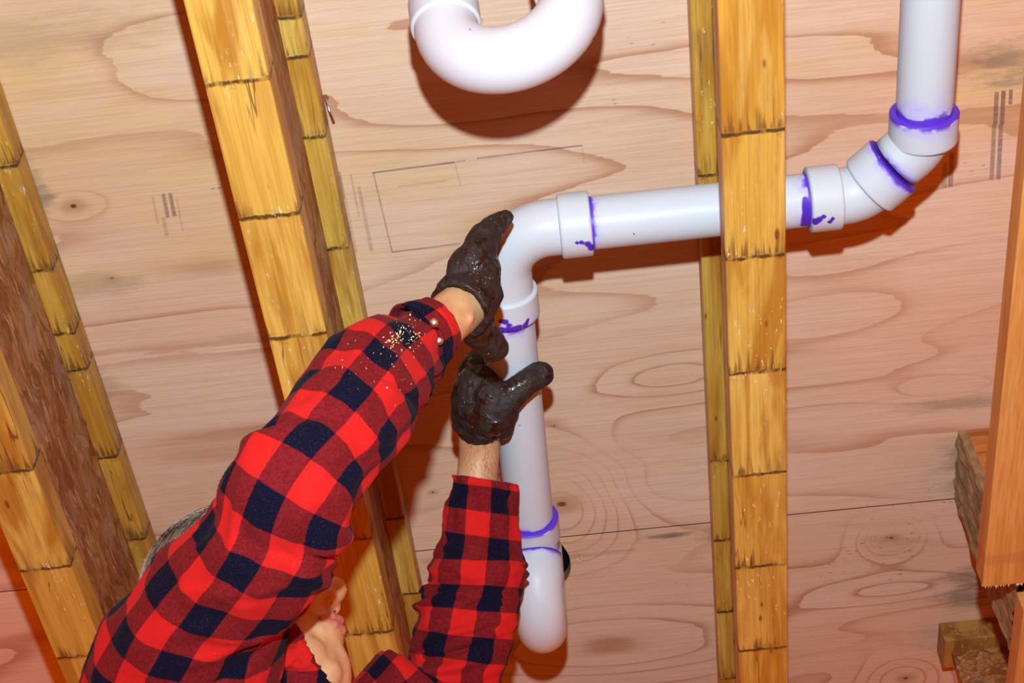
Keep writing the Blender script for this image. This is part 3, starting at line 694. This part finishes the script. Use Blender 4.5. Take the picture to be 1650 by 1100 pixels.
# lips, eyes, nostrils
capL = lambda a, ra, b, rb: capsule(vs, fs, a, ra, b, rb, 14, 5)
for s in (-1, 1):
    capL(hd(.0935, 0, -.0500), .0050, hd(.0890, s * .015, -.0515), .0044); capL(hd(.0890, s * .015, -.0515), .0048, hd(.0800, s * .0285, -.0550), .0024)
lips = link('upper_lip', remesh(vs, fs, .0009, 2, 'upper_lip'), LIP, person); vs, fs = [], []
for s in (-1, 1):
    capL(hd(.0915, 0, -.0600), .0060, hd(.0875, s * .014, -.0598), .0052); capL(hd(.0875, s * .014, -.0598), .0056, hd(.0798, s * .0280, -.0562), .0024)
link('lower_lip', remesh(vs, fs, .0009, 2, 'lower_lip'), LIP, person)
NOSTRIL = simple('nostril_dark', (.05, .014, .008), .8)
for s in (-1, 1):
    vs, fs = [], []; ellipsoid(vs, fs, hd(.0880, s * .0095, -.0345), E3, (.0056, .0028, .0026), 14, 8); link('nostril', mesh('nostril', vs, fs), NOSTRIL, person)
    vs, fs = [], []; ellipsoid(vs, fs, hd(.060, s * .031, .010), E3, (.013, .013, .013), 20, 12); link('eyeball', mesh('eyeball', vs, fs), EYE, person)
# hair: a close cap with combed strands
vs, fs = [], []; ellipsoid(vs, fs, hd(.006, 0, .022), E3, (.089, .083, .087), 40, 28)
me = mesh('hair', vs, fs); bm = bmesh.new(); bm.from_mesh(me)
bmesh.ops.delete(bm, geom=[v for v in bm.verts if (v.co - HC).dot(Ud) < -.045 + max(0, (v.co - HC).dot(Fd) + .02) * 1.6], context='VERTS')
bm.to_mesh(me); bm.free(); fattr(me, 'tone', [.35 + .3 * noise.noise(v.co * 120) for v in me.vertices]); hair = link('hair', me, HAIR, person)
vs, fs, tn = [], [], []
for k in range(4200):
    a = random.uniform(-math.pi, math.pi); h_ = random.uniform(-.55, 1.0); rr_ = math.sqrt(max(0, 1 - h_ * h_))
    loc = V((rr_ * math.cos(a), rr_ * math.sin(a), h_))
    if loc.x * .101 - .017 > (.045 + loc.z * .090 + .034 - .0) / 1.6 - .02: continue
    tone = random.random(); pr_ = None; wd = .0005; L = random.uniform(.25, .5); lift = random.uniform(1.0, 1.03); sw = random.uniform(-.12, .12); b0 = len(vs)
    for j in range(5):
        q = loc + V((-.55, sw, -.75)) * (L * j / 4); q = q.normalized() * (lift + .012 * math.sin(j * .8) - .01 * j * 0)
        p_ = hd(.006 + q.x * .0835, q.y * .0775, .022 + q.z * .082); ww = wd * (1 - j / 5)
        vs += [p_ - Sd * ww - Fd * ww * .5, p_ + Sd * ww, p_ + Fd * ww + Ud * ww]; tn += [tone] * 3
    for j in range(4):
        for q in range(3): fs.append((b0 + j * 3 + q, b0 + j * 3 + (q + 1) % 3, b0 + j * 3 + 3 + (q + 1) % 3, b0 + j * 3 + 3 + q))
me = mesh('hair_strands', vs, fs); fattr(me, 'tone', tn); hs = link('hair_strands', me, HAIR, person); hs['kind'] = 'stuff'
vs, fs = [], []
for k in range(190):
    t_ = random.random(); c = D(772, 768, 1.882).lerp(D(772, 694, 1.876), t_); axn = (WRL - ELL).normalized()
    n_ = (CAM - c); n_ = (n_ - axn * n_.dot(axn)).normalized(); n_ = Matrix.Rotation(random.gauss(.5, .8), 3, axn) @ n_; sdv = axn.cross(n_)
    p0 = c + n_ * .0236; L = random.uniform(.005, .011); dv = (axn * random.uniform(-.4, -1) + n_ * .45 + sdv * random.uniform(-.6, .6)).normalized(); b0 = len(vs); wd = .00015
    for q, ww in ((p0, wd), (p0 + dv * L * .5, wd), (p0 + (dv - n_ * .25).normalized() * L, wd * .2)): vs += [q + sdv * ww, q - sdv * ww, q + n_ * ww]
    for j in range(2):
        for q in range(3): fs.append((b0 + j * 3 + q, b0 + j * 3 + (q + 1) % 3, b0 + j * 3 + 3 + (q + 1) % 3, b0 + j * 3 + 3 + q))
me = mesh('arm_hair', vs, fs); fattr(me, 'tone', [.42] * len(vs)); link('arm_hair', me, HAIR, person)['kind'] = 'stuff'
# gloves
def ringtube(vs, fs, c, u, v, ru, rv, th, n=40, m=10, wave=.0):
    b0 = len(vs)
    for i in range(n):
        a = 2 * math.pi * i / n; rd = (u * math.cos(a) * ru + v * math.sin(a) * rv); o_ = rd.normalized(); ax_ = u.cross(v).normalized(); cc = c + rd + ax_ * (wave * math.sin(2 * a))
        for k in range(m): b = 2 * math.pi * k / m; vs.append(cc + o_ * math.cos(b) * th + ax_ * math.sin(b) * th * 1.3)
    for i in range(n):
        for k in range(m): fs.append((b0 + i * m + k, b0 + i * m + (k + 1) % m, b0 + ((i + 1) % n) * m + (k + 1) % m, b0 + ((i + 1) % n) * m + k))
def cuff(vs, fs, rings, th=.0026, n=40):
    """open thick-walled tube; rings: list of (centre, half-axis u, half-axis v)"""
    b0 = len(vs); R_ = []
    for c, u, v in rings: R_.append([(c + u * math.cos(2 * math.pi * k / n) + v * math.sin(2 * math.pi * k / n)) for k in range(n)])
    full = R_ + [[p + (rings[i][0] - p).normalized() * th * 2 for p in R_[i]] for i in range(len(R_) - 1, -1, -1)]
    for r in full: vs.extend(r)
    m = len(full)
    for i in range(m):
        for k in range(n): a = b0 + i * n; b = b0 + ((i + 1) % m) * n; fs.append((a + k, a + (k + 1) % n, b + (k + 1) % n, b + k))
def lumpy(me, amp, sc_):
    for v in me.vertices:
        v.co += v.normal * (amp * noise.noise(v.co * sc_) + amp * .5 * noise.noise(v.co * sc_ * 2.7)); 
    me.update(); return me
def EL(px, py, z, ax_, ay_, tilt, zt): # ellipse half axes in the picture plane, tilted in depth
    c = D(px, py, z); k = z / F_PX; ca, sa = math.cos(tilt), math.sin(tilt)
    return (c, cv(ca * ax_ * k, sa * ax_ * k, zt[0]), cv(-sa * ay_ * k, ca * ay_ * k, zt[1]))
vs, fs = [], []; chains(hand_R, vs, fs)
nf = cv(-.42, .48, -.77).normalized(); uu = cv(.75, .66, 0); uu = (uu - nf * uu.dot(nf)).normalized(); vw = nf.cross(uu); c0 = D(743, 497, 1.578)
cuff(vs, fs, [(c0 + nf * .004 - cv(.0, .0, 0) * k_, uu * ru, vw * rv) for k_, ru, rv in [(0, .0335, .0335)]] + [(c0 - nf * .004, uu * .0315, vw * .0315), (c0 - nf * .016 + cv(.003, -.002, 0), uu * .0295, vw * .030), (c0 - nf * .030 + cv(.007, -.006, 0), uu * .026, vw * .027)], .0032)
capsule(vs, fs, D(745, 440, 1.60), .018, D(765, 425, 1.61), .020); capsule(vs, fs, D(712, 462, 1.588), .006, D(745, 438, 1.595), .012)
capsule(vs, fs, D(778, 500, 1.612), .010, D(778, 440, 1.615), .012)
gl = link('glove', lumpy(remesh(vs, fs, .0019, 4, 'glove'), .0014, 75), GLOVE, person); gl['label'] = 'dark brown glove on the upper hand'
vs, fs = [], []; chains(hand_L, vs, fs)
capsule(vs, fs, D(752, 672, 1.872), .019, D(752, 640, 1.87), .019); capsule(vs, fs, D(810, 692, 1.845), .012, D(812, 660, 1.832), .019)
capsule(vs, fs, D(786, 600, 1.86), .006, D(770, 622, 1.862), .018)
capsule(vs, fs, D(815, 634, 1.825), .016, D(795, 640, 1.835), .022)
cuff(vs, fs, [EL(772, 693, 1.872, 46, 13, .16, (.0, -.031)), EL(772, 686, 1.870, 44, 13, .14, (.0, -.030)), EL(772, 667, 1.862, 40, 13, .10, (0, -.028)), EL(773, 650, 1.858, 36, 12, .05, (0, -.026))], .003)
gl = link('glove', lumpy(remesh(vs, fs, .0019, 4, 'glove'), .0014, 75), GLOVE, person); gl['label'] = 'dark brown glove on the lower hand'
# ---- shirt: lofted sleeves with real check layout
def loft(stations, n_s, n_a, depth, seed, u0=0., v0=0., folds=(), parent=None, name='sleeve', amp=.0052, mats=None):
    """stations (Lx,Ly,Rx,Ry,Z): the two edges of the sleeve as seen and its depth"""
    rows = resample([(a, b, c, d, z) for a, b, c, d, z in stations], n_s); cs = []
    for r in rows:
        L_, R_ = D(r[0], r[1], r[4]), D(r[2], r[3], r[4]); cs.append(((L_ + R_) / 2, (R_ - L_) / 2))
    vs, fs, uv = [], [], []; vlen = v0
    for i, (c, a) in enumerate(cs):
        tn_ = (cs[min(i + 1, n_s - 1)][0] - cs[max(i - 1, 0)][0]).normalized()
        b = tn_.cross(a).normalized()
        if b.dot(_z) > 0: b = -b                          # towards the camera
        hb = a.length * depth; fp = c + b * hb
        if i: vlen += (fp - lastfp).length * .6 + (c - cs[i - 1][0]).length * .4
        lastfp = fp; s = i / (n_s - 1); per = []
        for k in range(n_a + 1):
            th = -math.pi / 2 + 2 * math.pi * k / n_a     # seam on the far side
            d = a * math.cos(th) + b * hb * math.sin(th); p = c + d; on = d.normalized()
            f_ = amp * noise.noise(V((math.cos(th) * 1.1 + seed, math.sin(th) * 1.1, s * 9))) * 1.6
            f_ += amp * 1.0 * (.35 - abs(noise.noise(V((math.cos(th) * 1.6 + seed * 2 + s * 3, math.sin(th) * 1.6, s * 13 + th * .8)))) * 1.6)
            f_ += amp * .55 * noise.noise(V((math.cos(th) * 2.6 + seed, math.sin(th) * 2.6 + s * 6, s * 20)))
            for (s0, w0, t0_, wt, sl, am) in folds:        # oblique folds: place, width, angle, slope, height
                dt = (th - t0_ + math.pi) % (2 * math.pi) - math.pi
                x_ = (s - s0 - sl * dt) / w0; f_ += am * math.exp(-x_ * x_) * math.exp(-(dt / wt) ** 2)
            p = p + on * f_
            vs.append(p); per.append(p)
        # arc length measured from the meridian facing the camera
        acc = [0]
        for k in range(n_a): acc.append(acc[-1] + (per[k + 1] - per[k]).length)
        mid = acc[n_a // 2]
        uv += [(q - mid + u0, vlen) for q in acc]
    for i in range(n_s - 1):
        for k in range(n_a): a = i * (n_a + 1) + k; fs.append((a, a + 1, a + n_a + 2, a + n_a + 1))
    return vs, fs, uv
def anchor(vs, uv, px, py, P=.059):
    """shift the check layout so that a navy square is centred on the given spot of the cloth"""
    best = None
    for v, q in zip(vs, uv):
        a, b, d = pix(v); e = math.hypot(a - px, b - py)
        if e < 14 and (best is None or d + e * .0005 < best[0]): best = (d + e * .0005, q)
    if best is None: return uv
    du, dv = P / 2 - best[1][0], P / 2 - best[1][1]; return [(a + du, b + dv) for a, b in uv]
def make_cloth(name, vs, fs, uv, parent, mats=PLAID, thick=.0022, sub=True):
    me = mesh(name, vs, fs); l = me.uv_layers.new(name='UVMap')
    for lp in me.loops: l.data[lp.index].uv = uv[lp.vertex_index]
    o = link(name, me, mats, parent); m_ = o.modifiers.new('thickness', 'SOLIDIFY'); m_.thickness = thick; m_.offset = 0
    if isinstance(mats, list): m_.material_offset = 1
    return o
shirt = bpy.data.objects.new('shirt', None)
PI = math.pi
# raised sleeve (nearer the camera)
st = [(655, 500, 716, 588, 1.545), (622, 513, 704, 606, 1.525), (562, 535, 674, 652, 1.47), (505, 580, 640, 716, 1.42), (452, 655, 602, 777, 1.375), (384, 728, 560, 838, 1.345), (352, 806, 552, 882, 1.36),
      (286, 874, 520, 942, 1.385), (222, 940, 478, 982, 1.41), (168, 1016, 450, 1070, 1.44), (128, 1105, 430, 1180, 1.47), (90, 1200, 430, 1300, 1.49)]
fo_ = [(.44, .014, PI * .95, .8, .02, .006), (.41, .012, PI * .8, .9, .04, -.006), (.50, .014, .15, .7, -.05, .001), (.55, .014, .25, 1.0, -.06, -.007), (.60, .012, .3, .9, -.06, .006),
       (.60, .010, PI * .45, .9, .06, .0035), (.72, .012, PI * .3, .9, .07, .005), (.78, .012, PI * .3, 1.0, .08, -.006), (.86, .02, PI * .7, .8, -.06, .006),
       (.15, .012, .5, .7, .05, -.005), (.20, .010, .4, .8, .06, .004), (.26, .008, PI * .35, .6, .05, -.004), (.32, .012, PI * .6, .8, -.04, .004)]
vs, fs, uv = loft(st, 220, 110, .88, 2.0, u0=.0, v0=.012, folds=fo_)
uv = anchor(vs, uv, 424, 817)
sleeveR = make_cloth('shirt_sleeve', vs, fs, uv, person); sleeveR['label'] = 'raised plaid sleeve with snap cuff'
# cuff of the raised sleeve
st = [(683, 485, 731, 560, 1.552), (668, 489, 725, 574, 1.545), (650, 493, 716, 586, 1.535), (636, 498, 708, 596, 1.528)]
vs, fs, uv = loft(st, 30, 90, .92, 5.0, u0=.016, v0=-.05, amp=.0015)
uv = anchor(vs, uv, 668, 497)
cuffR = make_cloth('cuff', vs, fs, uv, person, thick=.0035); cuffR.parent = sleeveR
# lower sleeve (further arm), bending at the elbow below the frame
st = [(728, 765, 830, 780, 1.880), (722, 800, 832, 815, 1.877), (713, 862, 836, 878, 1.872), (694, 908, 846, 911, 1.868), (692, 942, 842, 948, 1.863), (679, 972, 834, 985, 1.858), (672, 1012, 824, 1028, 1.854),
      (660, 1060, 808, 1084, 1.848), (640, 1085, 790, 1150, 1.84), (622, 1050, 730, 1230, 1.825), (560, 1110, 640, 1290, 1.80), (500, 1150, 540, 1330, 1.78), (420, 1170, 470, 1350, 1.75)]
fo_ = [(.20, .012, PI * .8, .8, .04, .005), (.24, .010, .2, .7, -.04, .004), (.28, .012, .0, .7, -.03, .005), (.35, .010, PI, .8, .05, .008), (.39, .010, PI * .9, .8, .05, -.006), (.43, .012, PI, .9, .04, .009),
       (.40, .010, PI * .45, .5, .10, -.005), (.50, .012, PI * .6, .8, .06, .007), (.54, .010, PI * .5, .9, .05, -.007), (.60, .014, PI * .6, .9, .05, .009), (.66, .012, PI * .6, .9, .05, -.008)]
vs, fs, uv = loft(st, 200, 100, .92, 9.0, u0=.030, v0=-.004, folds=fo_)
uv = anchor(vs, uv, 726, 877)
sleeveL = make_cloth('shirt_sleeve', vs, fs, uv, person, [PLAID, LINING]); sleeveL['label'] = 'lower plaid sleeve beside the pipe'
# cuff flap standing open beside the pipe
st = [(800, 775, 835, 782, 1.885), (802, 800, 835, 812, 1.883), (806, 830, 834, 842, 1.882), (812, 868, 834, 872, 1.882)]
vs, fs, uv = loft(st, 24, 40, .5, 3.0, amp=.001)
fl_ = make_cloth('cuff_lining', vs, fs, uv, person, LINING); fl_.parent = sleeveL
# torso of the shirt
def torso():
    ax_ = (HIP - NECK).normalized(); sd = (SHL - SHR); sd = (sd - ax_ * sd.dot(ax_)).normalized(); fr = ax_.cross(sd).normalized()
    if fr.dot(Fd) < 0: fr = -fr
    sec = [(-.045, .062, .066, .0), (-.02, .085, .075, .0), (.01, .13, .09, 0), (.05, .175, .108, 0), (.10, .19, .12, .0), (.2, .185, .125, .0), (.32, .175, .12, 0), (.45, .18, .125, 0), (.62, .19, .13, 0)]
    rows = resample(sec, 90); vs, fs, uv = [], [], []; n = 100
    for i, (h_, a, b, o_) in enumerate(rows):
        c = NECK + ax_ * h_
        for k in range(n + 1):
            th = 2 * PI * k / n; p = c + sd * a * math.cos(th) + fr * b * math.sin(th)
            p += (p - c).normalized() * (.006 * noise.noise(p * 9) + .003 * noise.noise(p * 25)); vs.append(p); uv.append((th * .155, h_ + .01))
    for i in range(len(rows) - 1):
        for k in range(n): a = i * (n + 1) + k; fs.append((a, a + 1, a + n + 2, a + n + 1))
    return make_cloth('shirt_torso', vs, fs, uv, person)
torso()
# shirt front and collar rising beside the jaw
st = [(425, 985, 462, 990, 1.475), (418, 1010, 484, 1022, 1.48), (405, 1045, 508, 1062, 1.49), (390, 1085, 532, 1102, 1.50), (370, 1140, 560, 1165, 1.52), (350, 1220, 590, 1250, 1.55)]
vs, fs, uv = loft(st, 60, 70, .45, 12.0, u0=.02, v0=.02, amp=.004, folds=[(.4, .03, PI * .5, .8, .1, .006), (.6, .03, PI * .6, .8, -.1, -.006)])
make_cloth('collar', vs, fs, uv, person)
# metal snaps
for (a, b, z, nm) in [(699, 520, 1.497, 'snap_button'), (707, 549, 1.497, 'snap_button')]:
    vs, fs = [], []; 
    bpy.context.view_layer.update(); rd = ray(a, b).normalized(); hit, lc, nr, _i = min([o_.ray_cast(CAM - person.location, rd) for o_ in (cuffR, sleeveR)], key=lambda q: (q[1] - (CAM - person.location)).length if q[0] else 9)
    c = lc + person.location - rd * .0022; ellipsoid(vs, fs, c, (_x, _y, _z), (.0046, .0046, .0022), 20, 10); link(nm, mesh(nm, vs, fs), METAL, person).parent = sleeveR
# trousers and boots, below the frame
vs, fs = [], []
KN = [V((HIP.x + .02, HIP.y - .10, .50)), V((HIP.x + .04, HIP.y + .16, .50))]; FT = [V((HIP.x - .02, HIP.y - .13, .10)), V((HIP.x + .0, HIP.y + .20, .10))]
for k_, f_ in zip(KN, FT):
    s_ = 1 if k_.y > HIP.y else -1; h0 = HIP + V((0, s_ * .09, -.02)); capsule(vs, fs, h0, .115, k_, .075); capsule(vs, fs, k_, .073, f_, .062)
capsule(vs, fs, HIP + V((0, -.06, .02)), .13, HIP + V((0, .06, .02)), .13)
link('trousers', remesh(vs, fs, .009, 4, 'trousers'), DENIM, person)
for f_ in FT:
    vs, fs = [], []; capsule(vs, fs, V((f_.x, f_.y, .10)), .052, V((f_.x, f_.y, .052)), .052); capsule(vs, fs, V((f_.x - .03, f_.y, .05)), .048, V((f_.x + .15, f_.y, .045)), .043)
    me = remesh(vs, fs, .007, 4, 'boot')
    for v in me.vertices: v.co.z = max(v.co.z, .001)
    link('boot', me, LEATHER, person)
# sawdust lying on the raised cuff
vs, fs = [], []
for k in range(150):
    if k < 90: px, py = 642 + random.gauss(0, 14), 545 + random.gauss(0, 14)
    elif k < 120: px, py = 668 + random.gauss(0, 8), 532 + random.gauss(0, 14)
    else: px, py = 600 + random.gauss(0, 40), 590 + random.gauss(0, 35)
    z0 = None; o_ = ray(px, py).normalized()
    hit, loc_, nr, _i = sleeveR.ray_cast(CAM - person.location, o_)
    if not hit: continue
    loc_ = loc_ + person.location; r = random.uniform(.0005, .0013 if k < 120 else .0008); b0 = len(vs); loc_ -= o_ * .0018
    vs += [loc_ + V((random.uniform(-1, 1), random.uniform(-1, 1), random.uniform(-1, 1))) * r * 1.3 for _ in range(4)]
    fs += [(b0, b0 + 1, b0 + 2), (b0, b0 + 2, b0 + 3), (b0 + 1, b0 + 3, b0 + 2), (b0, b0 + 3, b0 + 1)]
if vs: tag(origin(link('sawdust', mesh('sawdust', vs, fs), DUST, None, False), vs[0]), 'pale sawdust crumbs scattered on the raised plaid sleeve', 'sawdust', kind='stuff')
